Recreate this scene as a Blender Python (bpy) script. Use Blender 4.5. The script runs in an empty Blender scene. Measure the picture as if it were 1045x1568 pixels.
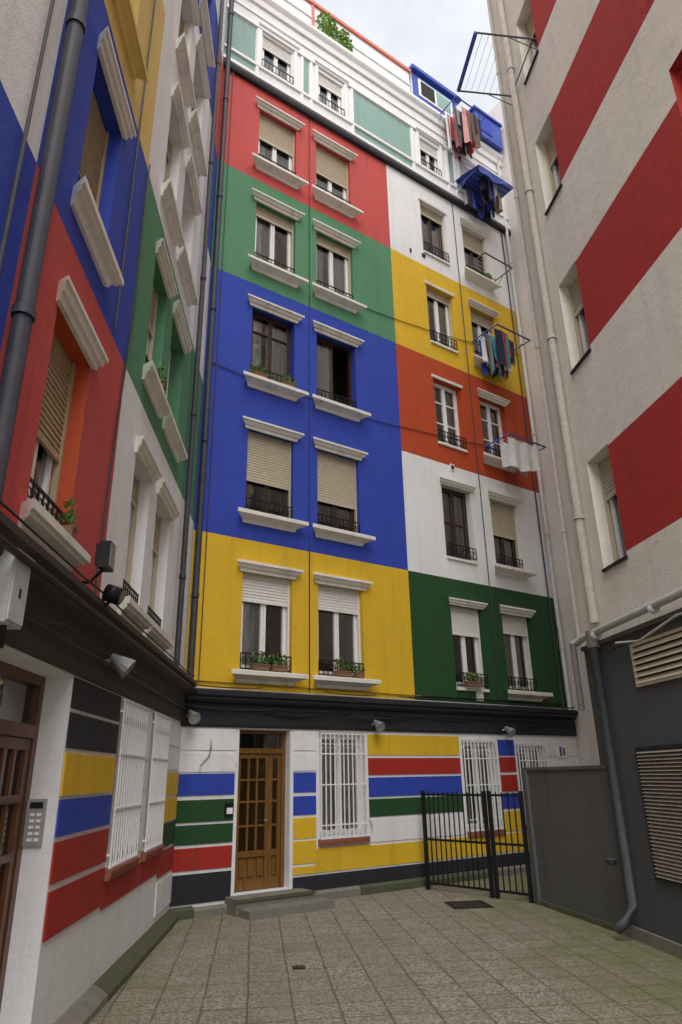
import bpy, math, random
from mathutils import Matrix, Vector
random.seed(7)
R=math.radians
scene=bpy.context.scene
# ------------------------------------------------------------------ materials
MATS={}
def newmat(name):
    m=bpy.data.materials.new(name); m.use_nodes=True
    nt=m.node_tree; nt.nodes.clear()
    out=nt.nodes.new('ShaderNodeOutputMaterial'); b=nt.nodes.new('ShaderNodeBsdfPrincipled')
    nt.links.new(b.outputs[0],out.inputs[0]); MATS[name]=m
    return m,nt,b
def N(nt,t,**k):
    n=nt.nodes.new(t)
    for a,v in k.items(): setattr(n,a,v)
    return n
def noise(nt,co,scale,detail=4,rough=.6,sc=(1,1,1)):
    mp=N(nt,'ShaderNodeMapping'); mp.inputs['Scale'].default_value=sc
    nt.links.new(co,mp.inputs[0])
    n=N(nt,'ShaderNodeTexNoise'); n.inputs['Scale'].default_value=scale; n.inputs['Detail'].default_value=detail; n.inputs['Roughness'].default_value=rough
    nt.links.new(mp.outputs[0],n.inputs['Vector']); return n.outputs[0]
def ramp(nt,fac,a,b,lo=0.,hi=1.):
    r=N(nt,'ShaderNodeMapRange'); r.inputs[1].default_value=a; r.inputs[2].default_value=b; r.inputs[3].default_value=lo; r.inputs[4].default_value=hi
    nt.links.new(fac,r.inputs[0]); return r.outputs[0]
def mixc(nt,fac,a,b,bt='MIX'):
    m=N(nt,'ShaderNodeMix',data_type='RGBA',blend_type=bt)
    for i,x in ((0,fac),(6,a),(7,b)):
        if hasattr(x,'is_output'): nt.links.new(x,m.inputs[i])
        else: m.inputs[i].default_value=x if i==0 else (*x,1)
    return m.outputs[2]
def stucco(name,col,rough=.85,dirt=.38,bump=.35,fine=70,var=.2):
    m,nt,b=newmat(name)
    tc=N(nt,'ShaderNodeTexCoord').outputs['Object']
    big=noise(nt,tc,.7,5,.65); streak=noise(nt,tc,1.,4,.6,(5,5,.35)); fn=noise(nt,tc,fine,3,.6); mid=noise(nt,tc,5,6,.68)
    c=mixc(nt,ramp(nt,big,.35,.7,0,var*2.2),col,tuple(x*.74+.012 for x in col))
    c=mixc(nt,ramp(nt,streak,.52,.72,0,dirt),c,tuple(x*.5+.012 for x in col))
    c=mixc(nt,ramp(nt,mid,.54,.66,0,.35),c,tuple(min(1,x*1.1+.018) for x in col))
    c=mixc(nt,ramp(nt,fn,.35,.65,0,.12),c,tuple(x*.6 for x in col))
    vo=N(nt,'ShaderNodeTexVoronoi',feature='DISTANCE_TO_EDGE'); vo.inputs['Scale'].default_value=.45
    wv=N(nt,'ShaderNodeVectorMath',operation='MULTIPLY_ADD'); nn=N(nt,'ShaderNodeTexNoise'); nn.inputs['Scale'].default_value=2.2; nn.inputs['Detail'].default_value=5; nt.links.new(tc,nn.inputs['Vector'])
    nt.links.new(nn.outputs['Color'],wv.inputs[0]); wv.inputs[1].default_value=(.7,.7,.7); nt.links.new(tc,wv.inputs[2]); nt.links.new(wv.outputs[0],vo.inputs['Vector'])
    cr=ramp(nt,vo.outputs['Distance'],0,.004,.55,0); cm=N(nt,'ShaderNodeMath',operation='MULTIPLY'); nt.links.new(cr,cm.inputs[0]); nt.links.new(ramp(nt,big,.5,.6,0,1),cm.inputs[1])
    c=mixc(nt,cm.outputs[0],c,tuple(x*.4 for x in col))
    nt.links.new(c,b.inputs['Base Color'])
    nt.links.new(ramp(nt,mid,.3,.7,rough-.12,rough),b.inputs['Roughness'])
    bp=N(nt,'ShaderNodeBump'); bp.inputs['Strength'].default_value=bump; bp.inputs['Distance'].default_value=.012
    add=N(nt,'ShaderNodeMath',operation='ADD'); nt.links.new(fn,add.inputs[0])
    mm=N(nt,'ShaderNodeMath',operation='MULTIPLY'); nt.links.new(mid,mm.inputs[0]); mm.inputs[1].default_value=2.6; nt.links.new(mm.outputs[0],add.inputs[1])
    nt.links.new(add.outputs[0],bp.inputs['Height']); nt.links.new(bp.outputs[0],b.inputs['Normal'])
    return m
def plain(name,col,rough=.5,metal=0,var=.15,scale=12):
    m,nt,b=newmat(name)
    tc=N(nt,'ShaderNodeTexCoord').outputs['Object']; n=noise(nt,tc,scale,4)
    c=mixc(nt,ramp(nt,n,.3,.7,0,1),tuple(x*(1-var) for x in col),tuple(min(1,x*(1+var)) for x in col))
    nt.links.new(c,b.inputs['Base Color']); b.inputs['Roughness'].default_value=rough; b.inputs['Metallic'].default_value=metal
    return m
stucco('p_yellow',(.76,.47,.015)); stucco('p_blue',(.022,.058,.44)); stucco('p_green',(.085,.26,.13)); stucco('p_dgreen',(.008,.065,.013))
stucco('p_red',(.57,.075,.065)); stucco('p_orange',(.49,.058,.007)); stucco('p_bandred',(.40,.018,.008)); stucco('p_white',(.84,.84,.85),dirt=.22); stucco('p_cream',(.82,.77,.69),dirt=.25,bump=.5)
stucco('p_rred',(.44,.024,.018),bump=.5); stucco('p_dark',(.014,.016,.024),dirt=.3); stucco('p_brown',(.045,.034,.030),dirt=.5); stucco('p_grey',(.08,.085,.095),dirt=.4)
stucco('p_gwall',(.10,.10,.105),dirt=.5); stucco('p_teal',(.27,.42,.38)); stucco('p_pink',(.74,.68,.64)); stucco('p_lyellow',(.76,.55,.15))
stucco('trim',(.80,.77,.70),dirt=.5,bump=.15,var=.25); stucco('stone',(.23,.215,.175),dirt=.8,bump=.8,fine=30,var=.4); stucco('revealred',(.55,.08,.02))
stucco('moss_stone',(.09,.10,.045),dirt=.8,bump=.9,fine=25,var=.5); stucco('yard',(.34,.32,.27),bump=.2)
plain('white_paint',(.84,.84,.84),.4,var=.05); plain('shutter',(.52,.45,.33),.5,var=.08); plain('shutter_white',(.78,.76,.72),.5,var=.06); plain('shutter_brown',(.42,.33,.21),.5,var=.1)
plain('iron',(.012,.012,.014),.45,.3); plain('dark_wood',(.045,.02,.012),.45); plain('pipe_dark',(.016,.016,.024),.6,var=.4,scale=6); plain('pipe_grey',(.42,.42,.42),.5); plain('pipe_slate',(.08,.09,.105),.55)
plain('pipe_beige',(.32,.28,.24),.6); plain('cable',(.02,.02,.02),.6); plain('yellowcable',(.5,.33,.05),.6)
plain('interior',(.02,.018,.016),.9); plain('blue_paint',(.03,.07,.38),.4); plain('coral',(.62,.16,.10),.6); plain('planter',(.22,.12,.07),.8)
plain('brick_sill',(.28,.09,.055),.8,var=.3,scale=20); plain('louvre',(.62,.55,.42),.5); plain('metal_grey',(.3,.3,.3),.35,.7); plain('plastic_grey',(.50,.51,.52),.5); plain('lamp_grey',(.22,.22,.22),.5); plain('steel_panel',(.36,.36,.36),.35,.2)
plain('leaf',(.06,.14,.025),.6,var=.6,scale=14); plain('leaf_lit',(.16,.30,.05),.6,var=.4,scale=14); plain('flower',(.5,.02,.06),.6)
plain('black_plastic',(.012,.012,.014),.35)
for n,c in dict(c_white=(.8,.8,.8),c_blue=(.035,.07,.36),c_navy=(.015,.02,.05),c_grey=(.25,.26,.28),c_red=(.40,.03,.03),c_teal=(.05,.35,.4),c_brown=(.16,.10,.07),c_pink=(.6,.3,.3)).items(): plain(n,c,.9,var=.1,scale=5)
def wood(name,c1,c2):
    m,nt,b=newmat(name); tc=N(nt,'ShaderNodeTexCoord').outputs['Object']
    n=noise(nt,tc,6,6,.7,(6,6,.5)); c=mixc(nt,ramp(nt,n,.3,.7),c1,c2); nt.links.new(c,b.inputs['Base Color']); b.inputs['Roughness'].default_value=.35
wood('wood',(.10,.045,.009),(.25,.12,.03)); wood('wood_dark',(.06,.02,.007),(.17,.055,.018))
def glass(name,tint,mixf):
    m=bpy.data.materials.new(name); m.use_nodes=True; nt=m.node_tree; nt.nodes.clear(); MATS[name]=m
    out=N(nt,'ShaderNodeOutputMaterial'); t=N(nt,'ShaderNodeBsdfTransparent'); t.inputs[0].default_value=(*tint,1); g=N(nt,'ShaderNodeBsdfGlossy'); g.inputs['Roughness'].default_value=.03
    tc=N(nt,'ShaderNodeTexCoord').outputs['Object']; n=noise(nt,tc,2.,2); bp=N(nt,'ShaderNodeBump'); bp.inputs['Strength'].default_value=.12; bp.inputs['Distance'].default_value=.03
    nt.links.new(n,bp.inputs['Height']); nt.links.new(bp.outputs[0],g.inputs['Normal'])
    fr=N(nt,'ShaderNodeFresnel'); fr.inputs[0].default_value=1.6
    a=N(nt,'ShaderNodeMath',operation='ADD',use_clamp=True); nt.links.new(fr.outputs[0],a.inputs[0]); a.inputs[1].default_value=mixf
    mx=N(nt,'ShaderNodeMixShader'); nt.links.new(a.outputs[0],mx.inputs[0]); nt.links.new(t.outputs[0],mx.inputs[1]); nt.links.new(g.outputs[0],mx.inputs[2]); nt.links.new(mx.outputs[0],out.inputs[0])
glass('glass',(.75,.78,.8),.16); glass('amber_glass',(.40,.27,.10),.10)
def curtain_mat():
    m,nt,b=newmat('curtain'); tc=N(nt,'ShaderNodeTexCoord').outputs['Object']; n=noise(nt,tc,3,3,.5,(8,8,.4))
    c=mixc(nt,ramp(nt,n,.3,.7),(.6,.58,.55),(.88,.87,.85)); nt.links.new(c,b.inputs['Base Color']); b.inputs['Roughness'].default_value=.9
curtain_mat()
def paving():
    m,nt,b=newmat('paving'); tc=N(nt,'ShaderNodeTexCoord').outputs['Object']
    mp=N(nt,'ShaderNodeMapping'); mp.inputs['Rotation'].default_value=(0,0,R(-7.1)); nt.links.new(tc,mp.inputs[0]); v=mp.outputs[0]
    wn=N(nt,'ShaderNodeTexNoise'); wn.inputs['Scale'].default_value=1.2; nt.links.new(v,wn.inputs['Vector'])
    vm=N(nt,'ShaderNodeVectorMath',operation='MULTIPLY_ADD'); nt.links.new(wn.outputs['Color'],vm.inputs[0]); vm.inputs[1].default_value=(.02,.02,0); nt.links.new(v,vm.inputs[2]); v2=vm.outputs[0]
    def brick(w,mort):
        br=N(nt,'ShaderNodeTexBrick'); br.offset=0; br.squash=1; br.inputs['Scale'].default_value=1; br.inputs['Brick Width'].default_value=w; br.inputs['Row Height'].default_value=w
        br.inputs['Mortar Size'].default_value=mort; br.inputs['Mortar Smooth'].default_value=.5; br.inputs['Color1'].default_value=(.0,0,0,1); br.inputs['Color2'].default_value=(1,1,1,1); br.inputs['Mortar'].default_value=(.5,.5,.5,1)
        nt.links.new(v2,br.inputs['Vector']); return br
    b1=brick(.36,.009)
    vo=N(nt,'ShaderNodeTexVoronoi'); vo.inputs['Scale'].default_value=34; nt.links.new(v,vo.inputs['Vector'])
    big=noise(nt,tc,.55,5,.65); moss=noise(nt,tc,1.6,6,.7); fine=noise(nt,tc,60,3); blot=noise(nt,tc,4.5,6,.7)
    c=mixc(nt,b1.outputs['Color'],(.28,.255,.20),(.38,.35,.28))
    c=mixc(nt,ramp(nt,vo.outputs['Distance'],.3,.65,0,.9),c,(.11,.095,.065))
    c=mixc(nt,ramp(nt,fine,.45,.7,0,.55),c,(.55,.51,.43))
    c=mixc(nt,ramp(nt,blot,.50,.68,0,.4),c,(.14,.125,.085))
    c=mixc(nt,ramp(nt,big,.38,.62,0,.45),c,(.20,.185,.125))
    f=N(nt,'ShaderNodeMath',operation='MULTIPLY'); nt.links.new(b1.outputs['Fac'],f.inputs[0]); nt.links.new(ramp(nt,moss,.3,.6,.35,.75),f.inputs[1])
    c=mixc(nt,f.outputs[0],c,(.075,.072,.04))
    sx=N(nt,'ShaderNodeSeparateXYZ'); nt.links.new(tc,sx.inputs[0]); ab=N(nt,'ShaderNodeMath',operation='ABSOLUTE'); nt.links.new(sx.outputs[0],ab.inputs[0])
    e=ramp(nt,ab.outputs[0],1.2,2.7,0,.34); ad=N(nt,'ShaderNodeMath',operation='ADD'); nt.links.new(e,ad.inputs[0]); nt.links.new(moss,ad.inputs[1])
    c=mixc(nt,ramp(nt,ad.outputs[0],.54,.86,0,.6),c,(.13,.14,.035))
    nt.links.new(c,b.inputs['Base Color']); b.inputs['Roughness'].default_value=.75
    h=N(nt,'ShaderNodeMath',operation='MULTIPLY_ADD'); nt.links.new(vo.outputs['Distance'],h.inputs[0]); h.inputs[1].default_value=-.7
    h2=N(nt,'ShaderNodeMath',operation='MULTIPLY'); nt.links.new(b1.outputs['Fac'],h2.inputs[0]); h2.inputs[1].default_value=-1.; nt.links.new(h2.outputs[0],h.inputs[2])
    bp=N(nt,'ShaderNodeBump'); bp.inputs['Strength'].default_value=.8; bp.inputs['Distance'].default_value=.015; nt.links.new(h.outputs[0],bp.inputs['Height']); nt.links.new(bp.outputs[0],b.inputs['Normal'])
paving()
# ------------------------------------------------------------------ mesh builder
class MB:
    def __init__(s): s.v=[];s.f=[];s.m=[];s.ml=[];s.sm=[]
    def mi(s,m):
        if m not in s.ml: s.ml.append(m)
        return s.ml.index(m)
    def poly(s,pts,mat,smooth=False):
        i=len(s.v); s.v+=[tuple(p) for p in pts]; s.f.append(tuple(range(i,i+len(pts)))); s.m.append(s.mi(mat)); s.sm.append(smooth)
    def box(s,x0,x1,y0,y1,z0,z1,mat):
        i=len(s.v); s.v+=[(x0,y0,z0),(x1,y0,z0),(x1,y1,z0),(x0,y1,z0),(x0,y0,z1),(x1,y0,z1),(x1,y1,z1),(x0,y1,z1)]
        for q in ((0,3,2,1),(4,5,6,7),(0,1,5,4),(1,2,6,5),(2,3,7,6),(3,0,4,7)):
            s.f.append(tuple(i+a for a in q)); s.m.append(s.mi(mat)); s.sm.append(False)
    def mold(s,x0,x1,prof,mat,grow=True,y=0):
        i=len(s.v); n=len(prof)
        for p,z in prof:
            g=p if grow else 0
            s.v+=[(x0-g,y-p,z),(x1+g,y-p,z)]
        k=s.mi(mat)
        for j in range(n-1):
            a=i+2*j; s.f.append((a,a+1,a+3,a+2)); s.m.append(k); s.sm.append(False)
        for e,xx in ((0,x0),(1,x1)):
            j0=len(s.v)
            for p,z in prof: s.v.append((xx,y+.01,z))
            for j in range(n-1):
                q=(i+2*j+e,i+2*j+2+e,j0+j+1,j0+j); s.f.append(q); s.m.append(k); s.sm.append(False)
    def tube(s,pts,r,mat,n=10,collars=0):
        pts=[Vector(p) for p in pts]; k=s.mi(mat); rings=[]
        for i,p in enumerate(pts):
            if i==0: d=pts[1]-p
            elif i==len(pts)-1: d=p-pts[i-1]
            else: d=(pts[i+1]-p).normalized()+(p-pts[i-1]).normalized()
            d.normalize(); a=Vector((0,0,1)) if abs(d.z)<.9 else Vector((1,0,0))
            u=d.cross(a).normalized(); w=d.cross(u); b=len(s.v)
            for j in range(n):
                t=2*math.pi*j/n; s.v.append(tuple(p+u*r*math.cos(t)+w*r*math.sin(t)))
            rings.append(b)
        for a,b in zip(rings,rings[1:]):
            for j in range(n):
                s.f.append((a+j,a+(j+1)%n,b+(j+1)%n,b+j)); s.m.append(k); s.sm.append(True)
        for b in (rings[0],rings[-1]): s.f.append(tuple(b+j for j in range(n))); s.m.append(k); s.sm.append(False)
        if collars:
            L=(pts[-1]-pts[0]).length; d=(pts[-1]-pts[0]).normalized(); t=collars*.5
            while t<L: s.tube([pts[0]+d*(t-.03),pts[0]+d*(t+.03)],r*1.22,mat,n); t+=collars
    def ring(s,c,r,t,mat,n=10):
        x,y,z=c; s.tube([(x+r*math.cos(2*math.pi*j/n),y,z+r*math.sin(2*math.pi*j/n)) for j in range(n+1)],t,mat,4)
    def build(s,name,parent=None,mw=None):
        if not s.v: return None
        me=bpy.data.meshes.new(name); me.from_pydata(s.v,[],s.f)
        for m in s.ml: me.materials.append(MATS[m])
        me.polygons.foreach_set('material_index',s.m); me.polygons.foreach_set('use_smooth',s.sm); me.update()
        o=bpy.data.objects.new(name,me); bpy.context.collection.objects.link(o)
        if parent: o.parent=parent
        if mw is not None: o.matrix_world=mw
        return o
def empty(name,mw=Matrix()):
    o=bpy.data.objects.new(name,None); bpy.context.collection.objects.link(o); o.matrix_world=mw; return o
def frame(P,phi): return Matrix.Translation((P[0],P[1],0))@Matrix.Rotation(R(phi),4,'Z')
MM=frame((-2.306,10.024),90-54.813)
ML=frame((-2.306,10.024),90+3.243)
MR=frame((3.132,8.8),270+7.122)
PARTS=('walls','trim','window_frames','glass','shutters','curtains','railings','pipes')
class Bld:
    def __init__(s,mw): s.mw=mw; s.p={k:MB() for k in PARTS}
    def __getitem__(s,k): return s.p[k]
    def finish(s,name):
        e=empty(name,s.mw)
        for k,b in s.p.items(): b.build(k,e)
        return e
def wall(B,x0,x1,z0,z1,openings,panels,default,depth=.22,y=0):
    W=B['walls']
    xs={x0,x1}; zs={z0,z1}
    for o in list(openings)+[p[:4] for p in panels]:
        for a in o[:2]:
            if x0<a<x1: xs.add(a)
        for a in o[2:4]:
            if z0<a<z1: zs.add(a)
    xs=sorted(xs); zs=sorted(zs)
    def pm(x,z):
        m=default
        for p in panels:
            if p[0]<x<p[1] and p[2]<z<p[3]: m=p[4]
        return m
    for a,b in zip(xs,xs[1:]):
        for c,d in zip(zs,zs[1:]):
            mx,mz=(a+b)/2,(c+d)/2
            if any(o[0]<mx<o[1] and o[2]<mz<o[3] for o in openings): continue
            W.poly([(a,y,c),(b,y,c),(b,y,d),(a,y,d)],pm(mx,mz))
    for o in openings:
        a,b,c,d=o[:4]; D=o[4] if len(o)>4 else depth; m=o[5] if len(o)>5 else pm((a+b)/2,(c+d)/2)
        W.poly([(a,y,c),(a,y,d),(a,y+D,d),(a,y+D,c)],m); W.poly([(b,y,c),(b,y+D,c),(b,y+D,d),(b,y,d)],m)
        W.poly([(a,y,d),(b,y,d),(b,y+D,d),(a,y+D,d)],m); W.poly([(a,y,c),(a,y+D,c),(b,y+D,c),(b,y,c)],m)
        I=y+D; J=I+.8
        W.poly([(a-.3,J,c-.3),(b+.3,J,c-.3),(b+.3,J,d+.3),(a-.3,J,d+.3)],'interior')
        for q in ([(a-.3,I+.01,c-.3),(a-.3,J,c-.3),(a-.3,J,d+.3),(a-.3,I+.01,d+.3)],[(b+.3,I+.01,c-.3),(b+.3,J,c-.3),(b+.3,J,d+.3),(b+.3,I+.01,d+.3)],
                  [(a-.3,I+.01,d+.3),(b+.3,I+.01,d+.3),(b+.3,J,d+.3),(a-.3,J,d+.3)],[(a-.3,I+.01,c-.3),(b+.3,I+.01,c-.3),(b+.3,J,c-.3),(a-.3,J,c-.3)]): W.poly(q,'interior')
def cloth(mb,x0,x1,zt,ln,y,mat,amp=.02,fr=18,ph=0,uneven=.05,taper=0):
    n=max(5,int((x1-x0)*fr*1.6)); rows=6; xm=(x0+x1)/2
    b=len(mb.v)
    for j in range(rows+1):
        for i in range(n+1):
            t=i/n; x=x0+(x1-x0)*t; s=j/rows
            bot=ln+uneven*math.sin(5*t+ph)*s
            yy=y+amp*(.3+s)*math.sin(fr*x+ph+1.5*math.sin(3*x+ph))
            xx=xm+(x-xm)*(1-taper*s)
            mb.v.append((xx,yy,zt-bot*s))
    k=mb.mi(mat)
    for j in range(rows):
        for i in range(n):
            a=b+j*(n+1)+i; mb.f.append((a,a+1,a+n+2,a+n+1)); mb.m.append(k); mb.sm.append(True)
def window(B,x0,x1,z0,z1,y=0,depth=.22,frame='white_paint',shutter=0,smat='shutter',curtain='both',leaves=2,trans=(),fw=.05,open_leaf=False):
    F=B['window_frames']; e=.004; ya=y+depth-.07; yb=y+depth
    F.box(x0-e,x0+fw,ya,yb,z0-e,z1+e,frame); F.box(x1-fw,x1+e,ya,yb,z0-e,z1+e,frame)
    F.box(x0+fw,x1-fw,ya+.002,yb,z1-fw,z1+e,frame); F.box(x0+fw,x1-fw,ya+.002,yb,z0-e,z0+fw,frame)
    w=(x1-x0-2*fw)/leaves; lf=.042
    for i in range(leaves):
        a=x0+fw+i*w+.003; b=a+w-.006
        if open_leaf and i==1: continue
        c=z0+fw+.003; d=z1-fw-.003
        F.box(a,a+lf,ya-.015,yb-.02,c,d,frame); F.box(b-lf,b,ya-.015,yb-.02,c,d,frame)
        F.box(a+lf,b-lf,ya-.013,yb-.02,c,c+lf*1.3,frame); F.box(a+lf,b-lf,ya-.013,yb-.02,d-lf,d,frame)
        for t in trans:
            zz=z0+(z1-z0)*t; F.box(a+lf,b-lf,ya-.008,yb-.025,zz-.014,zz+.014,frame)
        B['glass'].poly([(a+lf,ya+.02,c+lf),(b-lf,ya+.02,c+lf),(b-lf,ya+.02,d-lf),(a+lf,ya+.02,d-lf)],'glass')
    C=B['curtains']; yc=yb+.06; h=z1-z0
    if curtain=='both': cloth(C,x0,x0+(x1-x0)*.38,z1,h,yc,'curtain',.018,40); cloth(C,x1-(x1-x0)*.38,x1,z1,h,yc,'curtain',.018,40,2)
    elif curtain=='full': cloth(C,x0,x1,z1,h,yc,'curtain',.016,36,1)
    elif curtain=='half': cloth(C,x0,x1,z0+h*.62,h*.62,yc,'curtain',.014,36,1)
    elif curtain=='left': cloth(C,x0,x0+(x1-x0)*.5,z1,h,yc,'curtain',.016,40)
    if shutter>0:
        S=B['shutters']; zb=z1-(z1-z0)*shutter; z=z1; ys=y+depth-.115; sh=.05
        while z>zb+.005:
            zn=max(zb,z-sh)
            S.poly([(x0,ys-.004,zn),(x1,ys-.004,zn),(x1,ys+.008,z),(x0,ys+.008,z)],smat)
            S.poly([(x0,ys+.008,zn),(x1,ys+.008,zn),(x1,ys-.004,zn),(x0,ys-.004,zn)],smat)
            z=zn
        S.box(x0,x1,ys-.01,ys+.015,zb-.04,zb,smat)
        S.box(x0-e,x0+.03,ys-.02,ys+.03,z0,z1,smat); S.box(x1-.03,x1+e,ys-.02,ys+.03,z0,z1,smat)
def railing(B,x0,x1,z0,h=.26,y=-.02,mat='iron',curls=True):
    Rr=B['railings']; t=.009
    for z in (z0+.03,z0+h): Rr.box(x0,x1,y-t,y+t,z-t,z+t,mat)
    n=int((x1-x0)/.085)
    for i in range(n+1):
        x=x0+(x1-x0)*i/n; Rr.box(x-.006,x+.006,y-.006,y+.006,z0+.03,z0+h,mat)
    if curls:
        for i in range(n):
            x=x0+(x1-x0)*(i+.5)/n
            Rr.ring((x,y,z0+h*.62),.033,.006,mat,8)
            if i%2: Rr.ring((x,y,z0+h*.28),.026,.006,mat,8)
def hood(B,x0,x1,z,mat='trim',p=.13,sc=1.):
    B['trim'].mold(x0,x1,[(0,z),(.035,z),(.045,z+.05*sc),(.07,z+.055*sc),(p-.02,z+.11*sc),(p,z+.115*sc),(p,z+.15*sc),(p-.03,z+.165*sc),(0,z+.175*sc)],mat)
def sill(B,x0,x1,z,mat='trim',p=.2):
    B['trim'].mold(x0,x1,[(0,z-.17),(.03,z-.17),(.05,z-.12),(.10,z-.10),(p-.03,z-.075),(p,z-.07),(p,z-.012),(p-.012,z),(0,z+.012)],mat)
def bands(T,x0,x1,lst,y=0,p=.014):
    for z0,z1,m in lst:
        j=random.uniform(-.006,.006)
        T.box(x0,x1,y-p,y+.01,z0+j,z1+j,m)
# ------------------------------------------------------------------ MAIN building
B=Bld(MM); K=2.575; Z1=3.20
FL=[2.93,5.32,7.86,10.46,13.06,15.72]
cols=dict(A=(.88,1.80),B=(2.31,3.25),C=(5.40,6.24),D=(6.84,7.70))
ops=[]; H=1.60
for c in 'ABCD':
    for k in range(5): a,b=cols[c]; ops.append((a,b,Z1+K*k,Z1+K*k+H))
panels=[(-.5,4.36,FL[0],FL[1],'p_yellow'),(-.5,4.36,FL[1],FL[3],'p_blue'),(-.5,4.36,FL[3],FL[4],'p_green'),(-.5,4.36,FL[4],FL[5],'p_red'),
(4.36,9,FL[0],FL[1],'p_dgreen'),(4.36,9,FL[1],FL[2],'p_white'),(4.36,9,FL[2],FL[3],'p_orange'),(4.36,9,FL[3],FL[4],'p_yellow'),(4.36,9,FL[4],FL[5],'p_white')]
DOOR=(.92,1.79,.2,2.36,.26)
G=[(2.32,3.20,.80,2.34),(5.42,6.28,.74,2.26),(6.87,7.70,.78,2.2)]
gops=[DOOR+('p_white',)]+[g+(.18,'p_white') for g in G]
wall(B,-.3,8.73,0,2.9,gops,[],'p_white')
wall(B,-.3,8.73,2.9,FL[5],ops,panels,'p_white')
T=B['trim']
bands(T,0,.86,[(2.07,2.36,'p_white'),(1.78,2.03,'p_white'),(1.47,1.75,'p_blue'),(1.14,1.42,'p_dgreen'),(.86,1.10,'p_dgreen'),(.55,.82,'p_bandred'),(.16,.51,'p_dark')])
bands(T,1.85,2.25,[(2.07,2.36,'p_white'),(1.78,2.03,'p_white'),(1.47,1.75,'p_blue'),(1.16,1.42,'p_blue'),(.84,1.12,'p_yellow'),(.50,.80,'p_yellow')])
bands(T,3.27,5.34,[(2.0,2.32,'p_yellow'),(1.70,1.96,'p_bandred'),(1.37,1.66,'p_blue'),(1.07,1.33,'p_dgreen'),(.70,1.03,'p_white'),(.36,.66,'p_yellow')])
T.box(1.85,3.27,-.014,.01,.36,.46,'p_yellow'); T.box(1.85,8.7,-.014,.01,.13,.33,'p_dark'); T.box(2.25,3.27,-.014,.01,.46,.68,'p_yellow'); T.box(5.34,8.7,-.014,.01,.36,.66,'p_yellow')
bands(T,6.36,6.80,[(2.0,2.28,'p_blue'),(1.70,1.96,'p_bandred'),(1.37,1.66,'p_bandred'),(1.07,1.33,'p_blue'),(.70,1.03,'p_yellow')])
bands(T,7.78,8.70,[(2.0,2.28,'p_white'),(1.70,1.96,'p_white'),(1.37,1.66,'p_blue'),(1.07,1.33,'p_dgreen'),(.70,1.03,'p_yellow')])
T.mold(-.2,8.72,[(0,2.38),(.03,2.38),(.045,2.42),(.045,2.70),(.09,2.73),(.12,2.79),(.15,2.82),(.15,2.88),(0,2.92)],'p_dark',grow=False)
for (x0,x1) in ((-.2,.30),(.31,.86),(1.86,3.0),(3.01,4.3),(4.31,6.0),(6.01,8.7)):
    h=random.uniform(.10,.15); T.mold(x0,x1,[(0,-.05),(.08,-.05),(.085,h-.03),(.06,h),(0,h+.005)],random.choice(['stone','stone','moss_stone']),grow=False)
spec={('A',0):dict(sh=.28,sm='shutter_white',cu='left'),('B',0):dict(sh=.26,sm='shutter_white',cu='none'),
('A',1):dict(sh=.58,fr='dark_wood',cu='none'),('B',1):dict(sh=.62,fr='dark_wood',cu='none'),
('A',2):dict(fr='dark_wood',cu='both',tr=(.72,)),('B',2):dict(fr='dark_wood',cu='left',open=True),
('A',3):dict(sh=.16,cu='left'),('B',3):dict(sh=.14,cu='both'),
('A',4):dict(sh=.45,cu='half'),('B',4):dict(sh=.5,cu='half'),
('C',0):dict(sh=.34,sm='shutter_white',cu='none'),('D',0):dict(sh=.24,sm='shutter_white',cu='full'),
('C',1):dict(fr='dark_wood',cu='full',tr=(.5,)),('D',1):dict(sh=.5,fr='dark_wood',cu='half'),
('C',2):dict(cu='both',tr=(.35,.68)),('D',2):dict(cu='none',tr=(.35,.68)),
('C',3):dict(sh=.12,cu='both'),('D',3):dict(sh=.2,cu='none'),
('C',4):dict(sh=.16,cu='both',fr='dark_wood'),('D',4):dict(sh=.35,cu='left',fr='dark_wood')}
for (c,k),s in spec.items():
    a,b=cols[c]; z0=Z1+K*k; z1=z0+H
    window(B,a,b,z0+.02,z1,shutter=s.get('sh',0),smat=s.get('sm','shutter'),curtain=s['cu'],frame=s.get('fr','white_paint'),trans=s.get('tr',()),open_leaf=s.get('open',False))
    railing(B,a+.01,b-.01,z0+.02,y=.0 if c!='C' else -.03)
    if c in 'AB' : hood(B,a-.04,b+.02,z1-.03); sill(B,a-.03,b+.0,z0)
    elif c=='D': hood(B,a-.03,b+.0,z1-.03,p=.11); sill(B,a-.06,b+.02,z0)
    else:
        if k in (0,1): hood(B,a-.02,b+.02,z1-.02,p=.10,sc=.8)
        else: T.mold(a-.05,b+.05,[(0,z1),(.03,z1),(.035,z1+.06),(0,z1+.065)],'trim',grow=False)
        T.mold(a,b,[(0,z0-.05),(.04,z0-.05),(.04,z0+.0),(0,z0+.01)],'trim',grow=False)
def grille(B,x0,x1,z0,z1,y=-.04,rows=(.12,.5,.8),mat='white_paint',sp=.085):
    Rr=B['railings']; n=int((x1-x0)/sp)
    for i in range(n+1):
        x=x0+(x1-x0)*i/n; Rr.box(x-.008,x+.008,y-.008,y+.008,z0,z1,mat)
    for t in (0,1)+tuple(rows):
        z=z0+(z1-z0)*t; Rr.box(x0-.015,x1+.015,y-.011,y+.011,z-.009,z+.009,mat)
    for i in range(n):
        x=x0+(x1-x0)*(i+.5)/n; Rr.ring((x,y,z0+(z1-z0)*.88),.036,.005,mat,8)
        if i%2==0: Rr.ring((x,y,z0+(z1-z0)*.06),.03,.005,mat,8)
    for x in (x0,x1):
        for z in (z0+.1,z1-.1): Rr.box(x-.01,x+.01,y,.03,z-.01,z+.01,mat)
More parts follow.
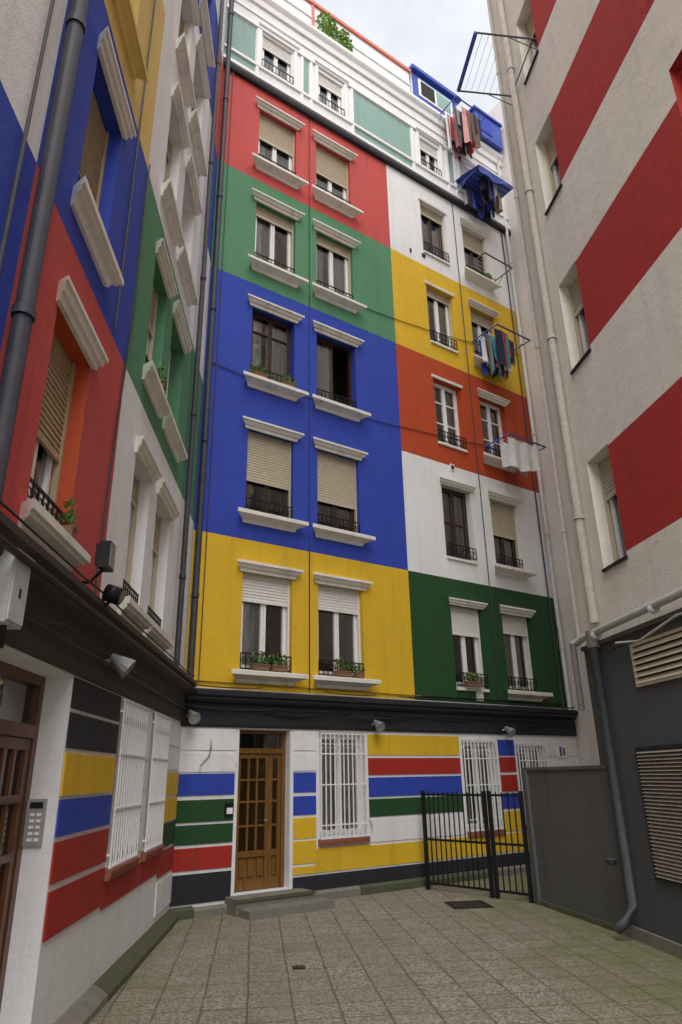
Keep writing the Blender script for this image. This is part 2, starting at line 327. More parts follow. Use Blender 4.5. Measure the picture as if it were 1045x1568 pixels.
for g in G:
    window(B,*g,depth=.18,curtain='full' if g is G[0] else 'both')
    grille(B,g[0]+.01,g[1]-.01,g[2]+.01,g[3]-.02)
    T.mold(g[0]-.03,g[1]+.03,[(0,g[2]-.09),(.05,g[2]-.09),(.06,g[2]-.03),(.06,g[2]-.01),(0,g[2]+.006)],'brick_sill',grow=False)
Fm=B['window_frames']; a,b,c,d=DOOR[:4]
yy=.14
Fm.box(a-.004,a+.06,yy,.25,c,d,'wood'); Fm.box(b-.06,b+.004,yy,.25,c,d,'wood'); Fm.box(a+.06,b-.06,yy+.002,.25,d-.05,d+.004,'wood'); Fm.box(a+.06,b-.06,yy-.01,.25,2.03,2.10,'wood')
B['glass'].poly([(a+.06,.2,2.10),(b-.06,.2,2.10),(b-.06,.2,d-.05),(a+.06,.2,d-.05)],'glass')
def leaf(x0,x1,z0,z1,cols_,y0):
    st=.055
    Fm.box(x0,x0+st,y0,y0+.05,z0,z1,'wood'); Fm.box(x1-st,x1,y0,y0+.05,z0,z1,'wood')
    Fm.box(x0+st,x1-st,y0+.002,y0+.05,z1-.07,z1,'wood'); Fm.box(x0+st,x1-st,y0+.002,y0+.05,z0,z0+.14,'wood'); Fm.box(x0+st,x1-st,y0+.002,y0+.05,z0+.42,z0+.50,'wood')
    Fm.box(x0+st,x1-st,y0+.03,y0+.045,z0+.14,z0+.42,'wood')
    w=(x1-x0-2*st)/cols_
    for i in range(cols_): Fm.box(x0+st+i*w+.03,x0+st+(i+1)*w-.03,y0+.01,y0+.035,z0+.17,z0+.39,'wood')
    for i in range(1,cols_): Fm.box(x0+st+i*w-.014,x0+st+i*w+.014,y0+.006,y0+.045,z0+.50,z1-.07,'wood')
    za=z0+.50; zb=z1-.07
    for t in (.26,.52,.76): Fm.box(x0+st,x1-st,y0+.008,y0+.043,za+(zb-za)*t-.014,za+(zb-za)*t+.014,'wood')
    B['glass'].poly([(x0+st,y0+.03,za),(x1-st,y0+.03,za),(x1-st,y0+.03,zb),(x0+st,y0+.03,zb)],'amber_glass')
leaf(a+.063,a+.60,c+.01,2.028,3,.16); leaf(a+.605,b-.063,c+.01,2.028,1,.165)
B['curtains'].box(a,b,.27,.275,c,2.03,'curtain')
B['railings'].tube([(a+.56,.15,1.1),(a+.56,.10,1.1),(a+.50,.10,1.1)],.01,'metal_grey',8)
# gallery
gw=[(.86,1.66,16.28,17.38),(2.36,3.08,16.26,17.34),(5.50,6.20,16.24,17.30),(6.95,7.70,16.24,17.30)]
tp=[(-.06,.70),(1.95,2.10),(3.38,5.20),(6.52,6.70),(8.0,8.5)]
gp=[(x0,x1,16.32,17.42,'p_teal') for x0,x1 in tp]+[(3.38,5.2,16.0,16.22,'p_teal'),(-.06,.7,16.0,16.22,'p_teal')]
wall(B,-.3,8.73,FL[5],18.55,gw,gp,'p_white',depth=.16,y=-.04)
for g in gw:
    window(B,*g,y=-.04,depth=.16,curtain='half',shutter=.3,smat='shutter_white'); T.mold(g[0]-.07,g[1]+.07,[(0,g[3]+.12),(.03,g[3]+.12),(.08,g[3]+.18),(.08,g[3]+.22),(0,g[3]+.24)],'white_paint',y=-.04)
    for x in (g[0]-.06,g[1]+.06): T.box(x-.04,x+.04,-.075,-.03,16.295,17.44,'white_paint')
    railing(B,g[0],g[1],g[2],h=.25,y=-.07,curls=False)
for x0,x1 in tp:
    for x in (x0-.05,x1+.05): T.box(x-.035,x+.035,-.07,-.03,15.955,17.44,'white_paint')
for z0,z1,p in ((15.86,15.95,.09),(16.22,16.29,.08),(17.45,17.53,.085),(17.85,17.92,.07)): T.box(-.3,8.72,-p,-.03,z0,z1,'white_paint')
T.mold(-.3,8.72,[(0,FL[5]-.06),(.08,FL[5]-.06),(.10,FL[5]),(.10,FL[5]+.07),(0,FL[5]+.09)],'p_dark',grow=False)
T.mold(-.3,8.72,[(0,18.2),(.05,18.2),(.07,18.35),(.12,18.42),(.14,18.46),(.14,18.55),(0,18.57)],'white_paint',grow=False,y=-.04)
Wm=B['walls']
Wm.box(-.3,8.9,.13,7,18.5,18.56,'p_grey')
Wm.box(-.3,5.35,.0,.12,18.56,19.62,'p_white'); T.box(-.3,5.4,-.05,.16,19.62,19.72,'coral'); T.box(2.2,2.27,-.03,.0,18.6,19.62,'coral'); T.box(-.3,5.35,-.03,.0,19.1,19.15,'white_paint')
Wm.box(5.45,7.2,.02,3.5,18.56,19.78,'p_white'); T.box(5.40,7.25,-.12,3.5,19.78,19.9,'blue_paint')
T.box(5.48,7.1,-.02,.018,18.66,19.72,'blue_paint'); T.box(5.66,6.92,-.04,-.02,18.95,19.6,'white_paint'); T.box(5.74,6.24,-.05,-.04,19.02,19.54,'interior'); T.box(6.32,6.84,-.05,-.04,19.02,19.54,'p_teal')
Wm.box(7.3,8.7,.1,3.5,18.56,19.3,'p_white'); T.box(7.55,8.62,-.3,.5,18.6,19.5,'blue_paint'); T.box(7.5,8.66,-.35,.55,19.5,19.58,'blue_paint'); T.box(7.7,8.2,-.32,-.3,18.8,19.35,'p_blue')
Wm.box(8.73,9.6,-4.5,6,0,20.6,'p_pink')
Wm.box(-.3,8.73,2,7,0,18.5,'p_grey')
P_=B['pipes']
P_.tube([(.05,-.10,2.95),(.05,-.10,18.3)],.05,'pipe_dark',10,2.6); P_.tube([(.20,-.06,3.0),(.20,-.06,15.7)],.008,'cable',5)
P_.tube([(8.56,-.08,2.9),(8.56,-.08,20)],.045,'pipe_grey',10,2.6); P_.tube([(8.40,-.03,2.9),(8.40,-.03,15.7)],.018,'pipe_dark',6)
P_.tube([(2.13,-.015,2.95),(2.13,-.015,15.7)],.011,'cable',5); P_.tube([(6.55,-.015,2.95),(6.55,-.015,15.7)],.011,'cable',5)
def sag(x0,x1,z0,z1,s,y=-.02,n=10): return [(x0+(x1-x0)*i/n,y,z0+(z1-z0)*i/n-s*4*(i/n)*(1-i/n)) for i in range(n+1)]
for q in ((.1,2.13,8.42,8.36,.04),(2.13,4.6,8.36,8.42,.06),(4.6,8.5,8.42,8.9,.05),(3.3,8.5,11.0,11.7,.1)): P_.tube(sag(*q),.009,'cable',5)
P_.tube([(-.0,-.02,3.02),(4.5,-.02,3.0)],.01,'yellowcable',5); P_.tube([(4.5,-.02,3.0),(8.6,-.02,3.02)],.012,'cable',5)
for i in range(4):
    x=0
    while x<8.5:
        w=random.uniform(.8,1.8); z=random.choice([2.60,2.66,2.95]); P_.tube(sag(x,min(8.6,x+w),z,z,random.uniform(.01,.05),y=-.07-.02*i if z<2.9 else -.17),.008,'cable',5); x+=w
P_.tube([(0,-.17,2.76),(8.6,-.17,2.76)],.016,'cable',6)
P_.tube([(.30,-.03,1.78),(.31,-.03,1.85),(.37,-.03,1.93),(.44,-.03,2.0),(.46,-.03,2.1),(.46,-.03,2.22)],.014,'pipe_grey',8)
P_.tube([(8.2,-.12,2.6),(8.35,-.14,3.2),(8.32,-.1,3.9),(8.45,-.12,4.6)],.012,'cable',5)
P_.tube([(3.30,-.025,.86),(3.28,-.05,.95),(3.25,-.03,1.05)],.01,'pipe_grey',6)
S=B['walls']
S.box(.78,1.98,-.36,.14,-.05,.19,'stone'); S.box(.76,2.0,-.38,-.36,.155,.195,'moss_stone'); S.box(.80,2.12,-.68,-.36,-.05,.095,'stone')
T.box(5.9,6.08,-.02,.0,2.98,3.15,'trim'); T.box(5.7,5.82,-.02,0,7.75,7.9,'trim'); T.box(5.72,5.80,-.025,-.02,7.78,7.87,'interior'); T.box(5.34,5.44,-.02,0,13.3,13.4,'interior'); T.box(4.95,5.0,-.02,0,13.25,13.35,'dark_wood')
main=B.finish('apartment_building')
# ------------------------------------------------------------------ LEFT building
B=Bld(ML); T=B['trim']
LK=2.55; LZ=3.28; LH=1.55
lc=[(-6.10,-5.32),(-3.72,-3.00),(-2.62,-1.78)]
lops=[]
for a,b in lc:
    for k in range(6): lops.append((a,b,LZ+LK*k,LZ+LK*k+LH))
lops[0]=lops[0]+(.25,'revealred'); lops[1]=lops[1]+(.25,'p_blue')
lf=[2.95,5.42,7.95,10.5,13.05,15.6,18.2]
cs=[-13,-6.75,-4.4,-.9,.3]
pal=[['p_blue','p_red','p_white','p_white'],['p_white','p_blue','p_green','p_green'],['p_white','p_lyellow','p_white','p_white'],['p_yellow','p_white','p_white','p_blue'],['p_red','p_blue','p_blue','p_red'],['p_white','p_red','p_white','p_white'],['p_white','p_white','p_red','p_red']]
pans=[]
zz=lf+[21.5]
for j in range(7):
    for i in range(4): pans.append((cs[i],cs[i+1],zz[j],zz[j+1],pal[j][i]))
wall(B,-13,.25,2.9,21.5,lops,pans,'p_white',depth=.25)
ld=(-6.35,-4.82,.12,2.42,.30,'p_white'); lw=[(-3.38,-2.35,.97,2.42,.16,'p_white'),(-1.95,-1.05,.97,2.42,.16,'p_white')]
wall(B,-13,.25,0,2.9,[ld]+lw,[],'p_white')
for i,(a,b) in enumerate(lc):
    for k in range(6):
        z0=LZ+LK*k; z1=z0+LH
        sh={(0,0):.55,(0,1):.7,(1,1):.4,(2,0):.3}.get((i,k),random.choice([0,.2,.5,.35]))
        window(B,a,b,z0+.01,z1,depth=.25,shutter=sh,smat='shutter_brown' if i==0 else 'shutter',curtain=random.choice(['both','half','full']) if (i,k)!=(0,0) else 'full')
        tm='trim' if k!=2 or i else 'p_lyellow'
        hood(B,a-.04,b+.01,z1-.02,tm,p=.10); sill(B,a-.06,b+.04,z0,tm,p=.13)
        railing(B,a+.02,b-.02,z0,y=.02,h=.22)
bands(T,-4.80,-3.42,[(2.2,2.42,'p_dark'),(1.92,2.17,'p_dark'),(1.60,1.89,'p_yellow'),(1.33,1.57,'p_blue'),(1.03,1.29,'p_bandred'),(.70,.99,'p_bandred')])
T.box(-3.42,-1.0,-.014,.01,.66,.88,'p_bandred'); bands(T,-2.32,-2.0,[(1.9,2.4,'p_white'),(1.6,1.87,'p_white'),(1.3,1.57,'p_white'),(1.0,1.27,'p_white')])
bands(T,-1.0,.0,[(2.1,2.38,'p_white'),(1.8,2.07,'p_white'),(1.5,1.77,'p_yellow'),(1.2,1.47,'p_yellow'),(.9,1.17,'p_dgreen'),(.6,.87,'p_bandred'),(.2,.55,'p_white')])
bands(T,-13,-6.4,[(1.9,2.4,'p_white'),(1.5,1.86,'p_yellow'),(1.1,1.46,'p_blue'),(.7,1.06,'p_bandred')])
for g in lw:
    window(B,*g[:4],depth=.16,curtain='full'); grille(B,g[0]+.01,g[1]-.01,g[2]+.01,g[3]-.02,rows=(.33,.66))
    T.mold(g[0]-.03,g[1]+.03,[(0,g[2]-.09),(.05,g[2]-.09),(.07,g[2]-.03),(.07,g[2]-.01),(0,g[2]+.006)],'brick_sill',grow=False)
T.mold(-13,.15,[(0,2.44),(.03,2.44),(.04,2.48),(.04,2.80),(.10,2.84),(.13,2.92),(.17,2.95),(.17,3.0),(0,3.03)],'p_brown',grow=False)
x=-13
while x<.1:
    w=random.uniform(.5,1.1); j=random.uniform(-.012,.012); x1=min(.1,x+w)
    T.mold(x,x1-.006,[(0,-.05),(.14+j,-.05),(.135+j,.05),(.10+j,.08),(.03,.12+j),(0,.13+j)],random.choice(['stone','moss_stone','moss_stone']),grow=False); x=x1
Fm=B['window_frames']; a,b,c,d=ld[:4]
Fm.box(a,a+.07,.2,.30,c,d,'wood_dark'); Fm.box(b-.08,b+.004,.2,.30,c,d,'wood_dark'); Fm.box(a+.07,b-.08,.202,.30,d-.07,d+.003,'wood_dark'); Fm.box(a+.07,b-.08,.19,.30,1.98,2.07,'wood_dark')
for x0,x1 in ((a+.08,(a+b)/2-.005),((a+b)/2+.005,b-.083)):
    Fm.box(x0,x0+.08,.21,.26,c,1.975,'wood_dark'); Fm.box(x1-.08,x1,.21,.26,c,1.975,'wood_dark')
    for z0,z1 in ((c,c+.2),(c+.55,c+.65),(1.2,1.25),(1.56,1.61),(1.9,1.975)): Fm.box(x0+.08,x1-.08,.212,.26,z0,z1,'wood_dark')
    Fm.box(x0+.08,x1-.08,.235,.25,c+.2,c+.55,'wood_dark')
    for i in (1,2): xx=x0+.08+(x1-x0-.16)*i/3; Fm.box(xx-.012,xx+.012,.216,.255,c+.65,1.9,'wood_dark')
    B['glass'].poly([(x0+.08,.24,c+.65),(x1-.08,.24,c+.65),(x1-.08,.24,1.9),(x0+.08,.24,1.9)],'amber_glass')
B['glass'].poly([(a+.07,.25,2.07),(b-.08,.25,2.07),(b-.08,.25,d-.07),(a+.07,.25,d-.07)],'glass')
B['walls'].box(a,b,-.02,.2,-.05,.11,'stone')
P_=B['pipes']
P_.tube([(-6.75,-.09,3.0),(-6.75,-.09,21)],.055,'pipe_dark',12,2.5)
P_.tube([(-7.0,-.03,3.0),(-7.0,-.03,21)],.014,'cable',6); P_.tube([(-4.9,-.02,5.5),(-4.9,-.02,21)],.01,'cable',5)
P_.tube([(-13,-.2,2.83),(0,-.19,2.85)],.022,'cable',6); P_.tube([(-13,-.08,2.62),(0,-.08,2.6)],.012,'cable',6)
x=-8
while x<-.2:
    w=random.uniform(.7,1.5); P_.tube(sag(x,min(-.1,x+w),2.7,2.68,random.uniform(.02,.08),y=-.09),.009,'cable',5); P_.tube(sag(x+.2,min(-.1,x+w+.2),3.05,3.05,random.uniform(-.02,.02),y=-.16),.008,'cable',5); x+=w
P_.tube([(-1.1,-.08,3.0),(-1.1,-.08,21)],.04,'pipe_dark',10,2.5)
P_.tube([(-4.6,-.02,3.1),(-4.55,-.02,4.6),(-4.4,-.02,6.0),(-4.42,-.02,8)],.01,'cable',5)
B['walls'].box(-13,.2,1.3,7,-.1,21.3,'p_grey')
left=B.finish('apartment_building')
# ------------------------------------------------------------------ RIGHT building
B=Bld(MR); T=B['trim']
RK=2.82
rops=[]; rp=[]
for k in range(6):
    z0=4.0+RK*k
    rops.append((.71,1.27,z0,z0+1.45,.28,'p_cream'))
    for x0 in (3.7,6.7): rops.append((x0,x0+1.1,z0+.25,z0+1.85,.28,'p_rred'))
    rp.append((1.27,14,z0+.06,z0+1.42,'p_rred'))
wall(B,-.15,14,3.15,22,rops,rp,'p_cream',depth=.28)
for o in rops:
    window(B,*o[:4],depth=.28,shutter=.35,curtain='half',leaves=1 if o[1]-o[0]<.7 else 2)
    T.box(o[0]-.01,o[1]+.01,-.03,.24,o[2]-.03,o[2]+.004,'iron')
B['walls'].box(-.15,.0,.0,.6,.0,3.15,'p_cream'); B['walls'].box(-.16,-.15,.0,6,0,22,'p_cream')
B['walls'].box(0,14,-.06,.5,-.1,3.12,'p_grey')
B['walls'].box(.05,14,.6,7,0,21.8,'p_grey')
T.box(.0,14,-.10,0,3.12,3.17,'p_gwall')
def louv(x0,x1,z0,z1,mat,n,y=-.06,fr='louvre'):
    T.box(x0,x1,y-.03,y,z0,z0+.03,fr); T.box(x0,x1,y-.03,y,z1-.03,z1,fr); T.box(x0,x0+.03,y-.03,y,z0+.03,z1-.03,fr); T.box(x1-.03,x1,y-.03,y,z0+.03,z1-.03,fr)
    T.box(x0+.03,x1-.03,y-.006,y-.003,z0+.03,z1-.03,'interior')
    for i in range(n):
        a=z0+.03+(z1-z0-.06)*i/n; h=(z1-z0-.06)/n
        T.poly([(x0+.03,y-.04,a),(x1-.03,y-.04,a),(x1-.03,y-.008,a+h*.8),(x0+.03,y-.008,a+h*.8)],mat)
louv(1.15,2.3,2.54,3.0,'louvre',6); louv(2.6,3.8,2.54,3.0,'louvre',6)
louv(.90,2.2,.65,1.93,'pipe_beige',34,fr='p_dark')
P_=B['pipes']
P_.tube([(.41,-.07,3.4),(.41,-.07,22)],.055,'pipe_beige',12,2.8)
P_.tube([(.41,-.13,3.15),(.41,-.13,.35),(.36,-.2,.18),(.3,-.3,.1)],.05,'pipe_slate',12,1.6)
P_.tube([(-.12,-.14,3.22),(.2,-.14,3.26),(14,-.14,3.5)],.045,'pipe_grey',12,1.3)
P_.tube([(.0,-.2,3.22),(.0,-.2,2.4)],.04,'pipe_grey',10); P_.tube([(.41,-.13,3.3),(.41,-.13,3.1)],.075,'pipe_grey',12)
P_.tube([(-.10,-.05,3.3),(-.10,-.05,21)],.03,'pipe_beige',8,3)
P_.tube([(1.0,-.16,3.05),(1.5,-.17,2.98),(2.2,-.15,3.1),(3.0,-.16,3.08),(5,-.16,3.15)],.013,'pipe_grey',6)
P_.tube([(.55,-.1,3.1),(.7,-.12,2.98),(1.1,-.12,3.02),(2,-.12,3.06),(5,-.12,3.1)],.010,'cable',5)
P_.tube([(.2,-.08,3.1),(.18,-.1,2.7),(.3,-.1,2.65),(.26,-.1,3.0)],.009,'leaf',5)
T.box(0,14,-.10,-.06,-.05,.12,'stone')
right=B.finish('apartment_building')
# ------------------------------------------------------------------ boundary wall
def obj_between(p,q):
    d=Vector((q[0]-p[0],q[1]-p[1],0)); return Matrix.Translation((p[0],p[1],0))@Matrix.Rotation(math.atan2(d.y,d.x),4,'Z'),d.length
mw,L=obj_between((2.62,10.75),(3.10,8.62))
mb=MB(); mb.box(0,L,0,.16,-.05,1.72,'p_gwall'); mb.box(-.02,L,-.02,.18,1.72,1.76,'p_gwall'); mb.box(0,L,-.03,0,-.05,.06,'moss_stone'); mb.box(-.0,.12,-.045,.2,0,1.72,'p_gwall')
mb.build('boundary_wall',mw=mw)
# ------------------------------------------------------------------ gate
p0=(1.25,12.15);p1=(2.58,10.78)
mw,L=obj_between(p0,p1); g=empty('iron_gate',mw)
mb=MB(); h=1.42
for x in (0.02,L*.64,L*.64+.09,L-.04): mb.box(x-.025,x+.025,-.025,.025,0,h+.02,'iron')
fr=MB()
for x0,x1 in ((.04,L*.64-.02),(L*.64+.11,L-.06)):
    for z in (.10,.72,h-.04): fr.box(x0,x1,-.014,.014,z-.016,z+.016,'iron')
    n=int((x1-x0)/.095)
    for i in range(1,n): x=x0+(x1-x0)*i/n; fr.box(x-.008,x+.008,-.008,.008,.10,h,'iron')
mb.build('posts',g); fr.build('bars',g)
# ------------------------------------------------------------------ ground
mb=MB()
mb.poly([(-400,-400,-.02),(400,-400,-.02),(400,400,-.02),(-400,400,-.02)],'yard'); mb.build('ground')
mb=MB(); mb.poly([(-2.9,-14,0),(6.5,-14,0),(6.5,17,0),(-2.9,17,0)],'paving'); mb.build('courtyard_pavement')
def drain(x,y,s,n=7):
    m=MB(); m.box(-s,s,-s,s,.0,.006,'iron'); m.box(-s*.85,s*.85,-s*.85,s*.85,.006,.008,'black_plastic')
    for i in range(n): a=-s*.8+1.6*s*i/(n-1); m.box(a-s*.05,a+s*.05,-s*.8,s*.8,.008,.013,'iron')
    m.build('drain_cover',mw=Matrix.Translation((x,y,0))@Matrix.Rotation(R(7),4,'Z'))
drain(1.66,10.75,.28); drain(-.48,7.6,.06,4)
# ------------------------------------------------------------------ drying racks + laundry
def rack(mwb,x0,x1,z,out,items,mat='blue_paint',lines=5,bar=.02,tarp=0):
    e=empty('clothes_drying_rack',mwb); m=MB()
    for x in (x0,x1): m.tube([(x,0,z),(x,-out,z)],.016,mat,6); m.tube([(x,0,z-.25),(x,-out*.5,z)],.009,mat,6)
    m.tube([(x0,-out,z),(x1,-out,z)],bar,'blue_paint' if bar>.02 else mat,8); m.tube([(x0,-.05,z),(x1,-.05,z)],.012,mat,6)
    for i in range(lines): y=-out*(i+1)/(lines+1); m.tube([(x0,y,z),(x1,y,z)],.004,'white_paint',4)
    m.build('frame',e); c=MB()
    for i,(a,b,ln,li,mt) in enumerate(items):
        cloth(c,x0+a,x0+b,z+.012,ln,-out*(li+1)/(lines+1),mt,.03,20,i*1.7,.07,taper=random.uniform(-.05,.25))
    if items: c.build('laundry',e)
    if tarp:
        t=MB(); n=10; mrows=6
        for j in range(mrows+1):
            for i in range(n+1):
                u=i/n; v=j/mrows; t.v.append((x0-.05+(x1-x0+.1)*u,-(out+.06)*v,z+.22-.20*v+.03*math.sin(9*u+4*v)*math.sin(3*v)))
        k=t.mi('blue_paint')
        for j in range(mrows):
            for i in range(n): a=j*(n+1)+i; t.f.append((a,a+1,a+n+2,a+n+1)); t.m.append(k); t.sm.append(True)
        cloth(t,x0-.05,x1+.05,z+.03,.20,-out-.06,'blue_paint',.02,14,0,.08); t.build('rain_cover',e)
    return e
def many(n,w,lo,hi,pal,seed):
    r=random.Random(seed); o=[]
    for i in range(n):
        a=r.uniform(0,w-.25); ww=r.uniform(.16,.34); o.append((a,min(w,a+ww),r.uniform(lo,hi),i%5,r.choice(pal)))
    return o
rack(MM,6.80,7.95,11.45,.8,many(24,1.15,.55,1.1,['c_grey','c_red','c_navy','c_blue','c_navy','c_navy','c_grey','c_white','c_brown','c_navy','c_teal'],14))
rack(MM,6.85,8.05,8.62,.75,[(.08,1.12,.68,4,'c_white'),(.1,.9,.55,2,'c_white'),(.7,1.1,.6,1,'c_grey')])
rack(MM,6.9,7.9,13.75,.6,[],mat='pipe_slate')
rack(MM,6.75,8.0,16.25,.85,many(20,1.25,.45,.75,['c_blue','c_blue','c_grey','c_navy','c_blue','c_brown','c_navy','c_white'],5),tarp=1)
rack(MM,6.25,7.35,18.5,.8,many(24,1.1,.6,1.3,['c_red','c_navy','c_pink','c_white','c_grey','c_brown','c_navy','c_navy','c_brown','c_red'],8))
rack(MR,.25,1.25,12.75,1.0,[],mat='pipe_slate',lines=8,bar=.035)
# ------------------------------------------------------------------ plants
def plant(mwb,x,y,z,rx,ry,rz,n,pot='box',flowers=0,mat='leaf',name='potted_plant'):
    e=empty(name,mwb@Matrix.Translation((x,y,z))); zc=0
    if pot:
        m=MB(); q=rx*.8; zc=.09
        lo=[(-q*.9,-.045,0),(q*.9,-.045,0),(q*.9,.045,0),(-q*.9,.045,0)]; hi=[(-q,-.055,.09),(q,-.055,.09),(q,.055,.09),(-q,.055,.09)]
        for j in range(4): m.poly([lo[j],lo[(j+1)%4],hi[(j+1)%4],hi[j]],'planter')
        m.poly(lo,'planter'); m.poly([(a,b,c-.01) for a,b,c in hi],'interior')
        m.box(-q-.006,q+.006,-.062,-.05,.075,.092,'planter'); m.build('pot',e)
    m=MB()
    for i in range(8):
        t=random.uniform(0,6.28); m.tube([(rx*.4*math.cos(t),0,zc*.8),(rx*.8*math.cos(t),ry*.8*math.sin(t),zc+rz*random.uniform(.4,1.5))],.004,'leaf',4)
    for i in range(n):
        u=Vector((random.gauss(0,.5),random.gauss(0,.5),random.gauss(0,.5)))
        if u.length>1: u.normalize()
        c=Vector((u.x*rx*1.2,u.y*ry,zc+rz*(.7+u.z*1.1)))
        s=random.uniform(.014,.034)*(1 if rz<.4 else 2.0); d=Vector((random.uniform(-1,1),random.uniform(-1,1),random.uniform(-.4,1))).normalized(); w=d.cross(Vector((random.random(),random.random(),random.random()))).normalized()
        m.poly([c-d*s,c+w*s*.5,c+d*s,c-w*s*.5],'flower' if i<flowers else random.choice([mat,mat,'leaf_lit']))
    m.build('foliage',e)
zs=lambda k:Z1+K*k+.02
for x in (1.18,1.5): plant(MM,x,-.1,zs(0),.17,.08,.11,150,flowers=4)
plant(MM,2.72,-.1,zs(0),.18,.08,.13,170,flowers=12); plant(MM,3.05,-.1,zs(0),.1,.08,.08,70)
plant(MM,5.75,-.1,zs(0),.26,.08,.11,200,flowers=14)
for x in (1.03,1.6): plant(MM,x,-.08,zs(2),.17,.07,.09,150,flowers=3)
plant(MM,7.55,-.1,zs(4),.08,.07,.1,80)
plant(ML,-5.45,-.04,LZ+.02,.06,.06,.12,60); plant(ML,-3.2,-.06,LZ+LK+.02,.08,.06,.16,80)
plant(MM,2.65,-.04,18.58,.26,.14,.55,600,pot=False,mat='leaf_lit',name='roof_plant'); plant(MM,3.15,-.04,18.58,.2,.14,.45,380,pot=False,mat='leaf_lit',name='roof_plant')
# ------------------------------------------------------------------ wall lamps
def lamp(mwb,x,z,y=0):
    e=empty('wall_lamp',mwb@Matrix.Translation((x,y,z))); m=MB()
    m.tube([(0,0,0),(0,-.08,.02)],.02,'metal_grey',8); m.build('bracket',e)
    m=MB(); n=12; d=Vector((.1,-.75,-.55)).normalized(); u=d.cross(Vector((0,0,1))).normalized(); w=d.cross(u); c0=Vector((0,-.06,.05))
    prof=[(0,.03),(.05,.045),(.16,.085),(.19,.09)]; rr=[]
    for t,r in prof: rr.append([c0+d*t+u*r*math.cos(6.283*j/n)+w*r*math.sin(6.283*j/n) for j in range(n)])
    for a,b in zip(rr,rr[1:]):
        for j in range(n): m.poly([a[j],a[(j+1)%n],b[(j+1)%n],b[j]],'lamp_grey')
    m.poly(rr[0],'black_plastic'); m.poly([p-d*.02 for p in rr[-1]],'plastic_grey'); m.build('shade',e)
lamp(MM,.05,2.52,-.1); lamp(MM,3.35,2.48,-.05); lamp(MM,6.5,2.45,-.05); lamp(ML,-4.25,2.62,-.05)
e=empty('floodlight',ML@Matrix.Translation((-5.02,-.2,3.30))); m=MB(); m.box(-.075,.075,-.05,.03,-.10,.11,'black_plastic'); m.box(-.06,.06,-.055,-.05,-.085,.095,'metal_grey')
for i in range(4): m.box(-.065+.035*i,-.055+.035*i,.03,.06,-.08,.09,'black_plastic')
m.build('housing',e); m=MB(); m.tube([(0,0,-.09),(0,.1,-.2),(0,.22,-.2)],.012,'iron',6); m.build('bracket',e)
e=empty('floodlight',ML@Matrix.Translation((-4.8,-.25,3.06))); m=MB(); m.tube([(0,-.04,-.02),(0,.02,0),(0,.08,.02)],.07,'black_plastic',14); m.tube([(0,-.05,-.023),(0,-.042,-.02)],.055,'metal_grey',14); m.build('housing',e)
m=MB(); m.tube([(0,.05,-.06),(0,.1,-.12),(0,.25,-.12)],.012,'iron',6); m.build('bracket',e)
m=MB(); m.box(-.11,.11,-.12,0,0,.38,'plastic_grey'); m.box(-.10,.10,-.13,-.12,.015,.365,'plastic_grey'); m.box(-.115,.125,-.14,.0,.38,.395,'plastic_grey'); m.box(-.01,.01,-.136,-.13,.15,.2,'iron'); m.tube([(0,-.07,0),(0,-.07,-.12)],.02,'iron',8)
m.build('utility_box',mw=ML@Matrix.Translation((-6.42,-.05,2.48)))
m=MB(); m.box(.07,.20,-.02,0,1.28,1.58,'steel_panel')
for i in range(5):
    for j in range(2): m.box(.095+.045*j,.125+.045*j,-.026,-.02,1.31+.04*i,1.33+.04*i,'white_paint')
m.box(.09,.18,-.024,-.02,1.52,1.56,'black_plastic')
m.build('intercom_panel',mw=ML@Matrix.Translation((-4.825,0,0))@Matrix.Rotation(R(-90),4,'Z')@Matrix.Scale(-1,4,(1,0,0)))
m=MB(); m.box(.72,.84,-.05,-.014,1.2,1.36,'black_plastic'); m.box(.735,.825,-.055,-.05,1.22,1.30,'white_paint'); m.build('door_intercom',mw=MM)
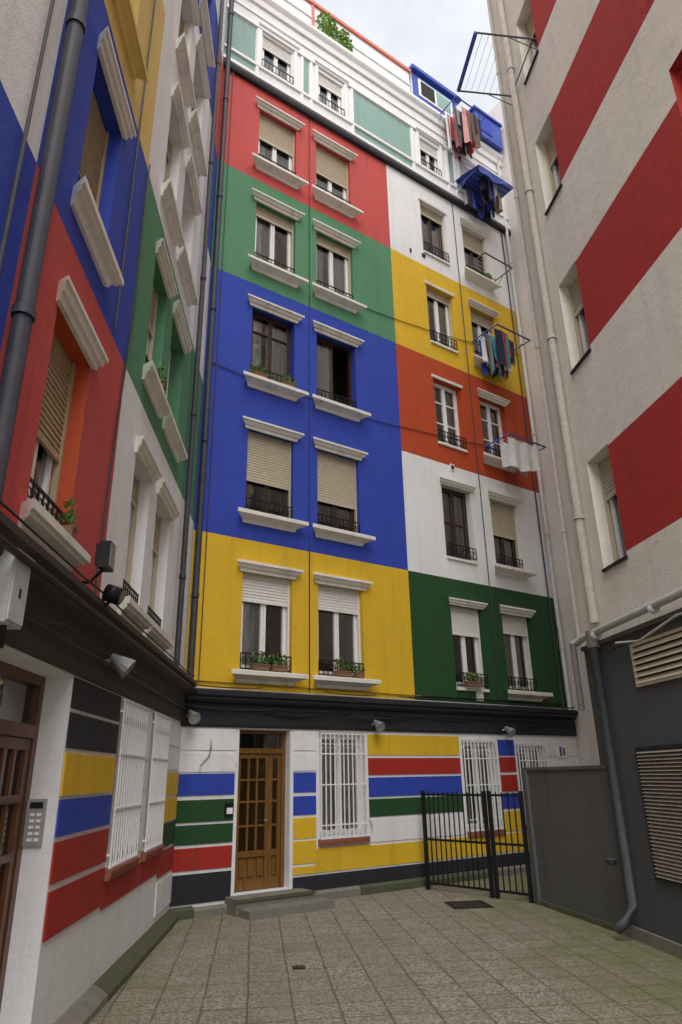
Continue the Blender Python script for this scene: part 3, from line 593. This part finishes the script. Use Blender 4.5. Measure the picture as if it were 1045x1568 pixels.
m=MB(); m.box(8.05,8.35,-.03,-.014,1.95,2.2,'white_paint'); m.box(8.12,8.18,-.034,-.03,1.98,2.17,'c_blue'); m.box(8.22,8.28,-.034,-.03,2.0,2.15,'c_red'); m.build('wall_sign',mw=MM)
# ------------------------------------------------------------------ light: Nishita sky veiled by thin bright cloud + soft sun
w=bpy.data.worlds.new('World'); scene.world=w; w.use_nodes=True; nt=w.node_tree
bg=nt.nodes['Background']; sky=nt.nodes.new('ShaderNodeTexSky'); sky.sky_type='NISHITA'; sky.sun_disc=False
EL,AZ=52,178
sky.sun_elevation=R(EL); sky.sun_rotation=R(AZ); sky.dust_density=2.0; sky.air_density=1.2; sky.ozone_density=1.5
wt=N(nt,'ShaderNodeTexCoord').outputs['Generated']; cn=noise(nt,wt,2.6,6,.6)
mx=N(nt,'ShaderNodeMix',data_type='RGBA')
nt.links.new(ramp(nt,cn,.36,.60,.66,.97),mx.inputs[0]); nt.links.new(sky.outputs[0],mx.inputs[6]); mx.inputs[7].default_value=(6.7,6.9,7.2,1)
nt.links.new(mx.outputs[2],bg.inputs[0]); bg.inputs[1].default_value=.15
sd=bpy.data.lights.new('Sun','SUN'); sd.energy=4.6; sd.angle=R(55); sd.color=(1,.975,.93)
so=bpy.data.objects.new('sun',sd); bpy.context.collection.objects.link(so)
dirv=Vector((math.sin(R(AZ))*math.cos(R(EL)),math.cos(R(AZ))*math.cos(R(EL)),math.sin(R(EL))))
so.rotation_euler=dirv.to_track_quat('Z','Y').to_euler(); so.location=(0,0,30)
# ------------------------------------------------------------------ camera
cam=bpy.data.cameras.new('camera'); cam.sensor_fit='HORIZONTAL'; cam.sensor_width=24; cam.lens=24; cam.clip_end=2000; cam.clip_start=.05
co=bpy.data.objects.new('camera',cam); bpy.context.collection.objects.link(co)
co.matrix_world=Matrix.Translation((0,0,1.7))@Matrix.Rotation(R(90+21.101),4,'X')@Matrix.Rotation(R(-1.034),4,'Z')
scene.camera=co
scene.view_settings.view_transform='Standard'; scene.view_settings.look='None'; scene.view_settings.exposure=0
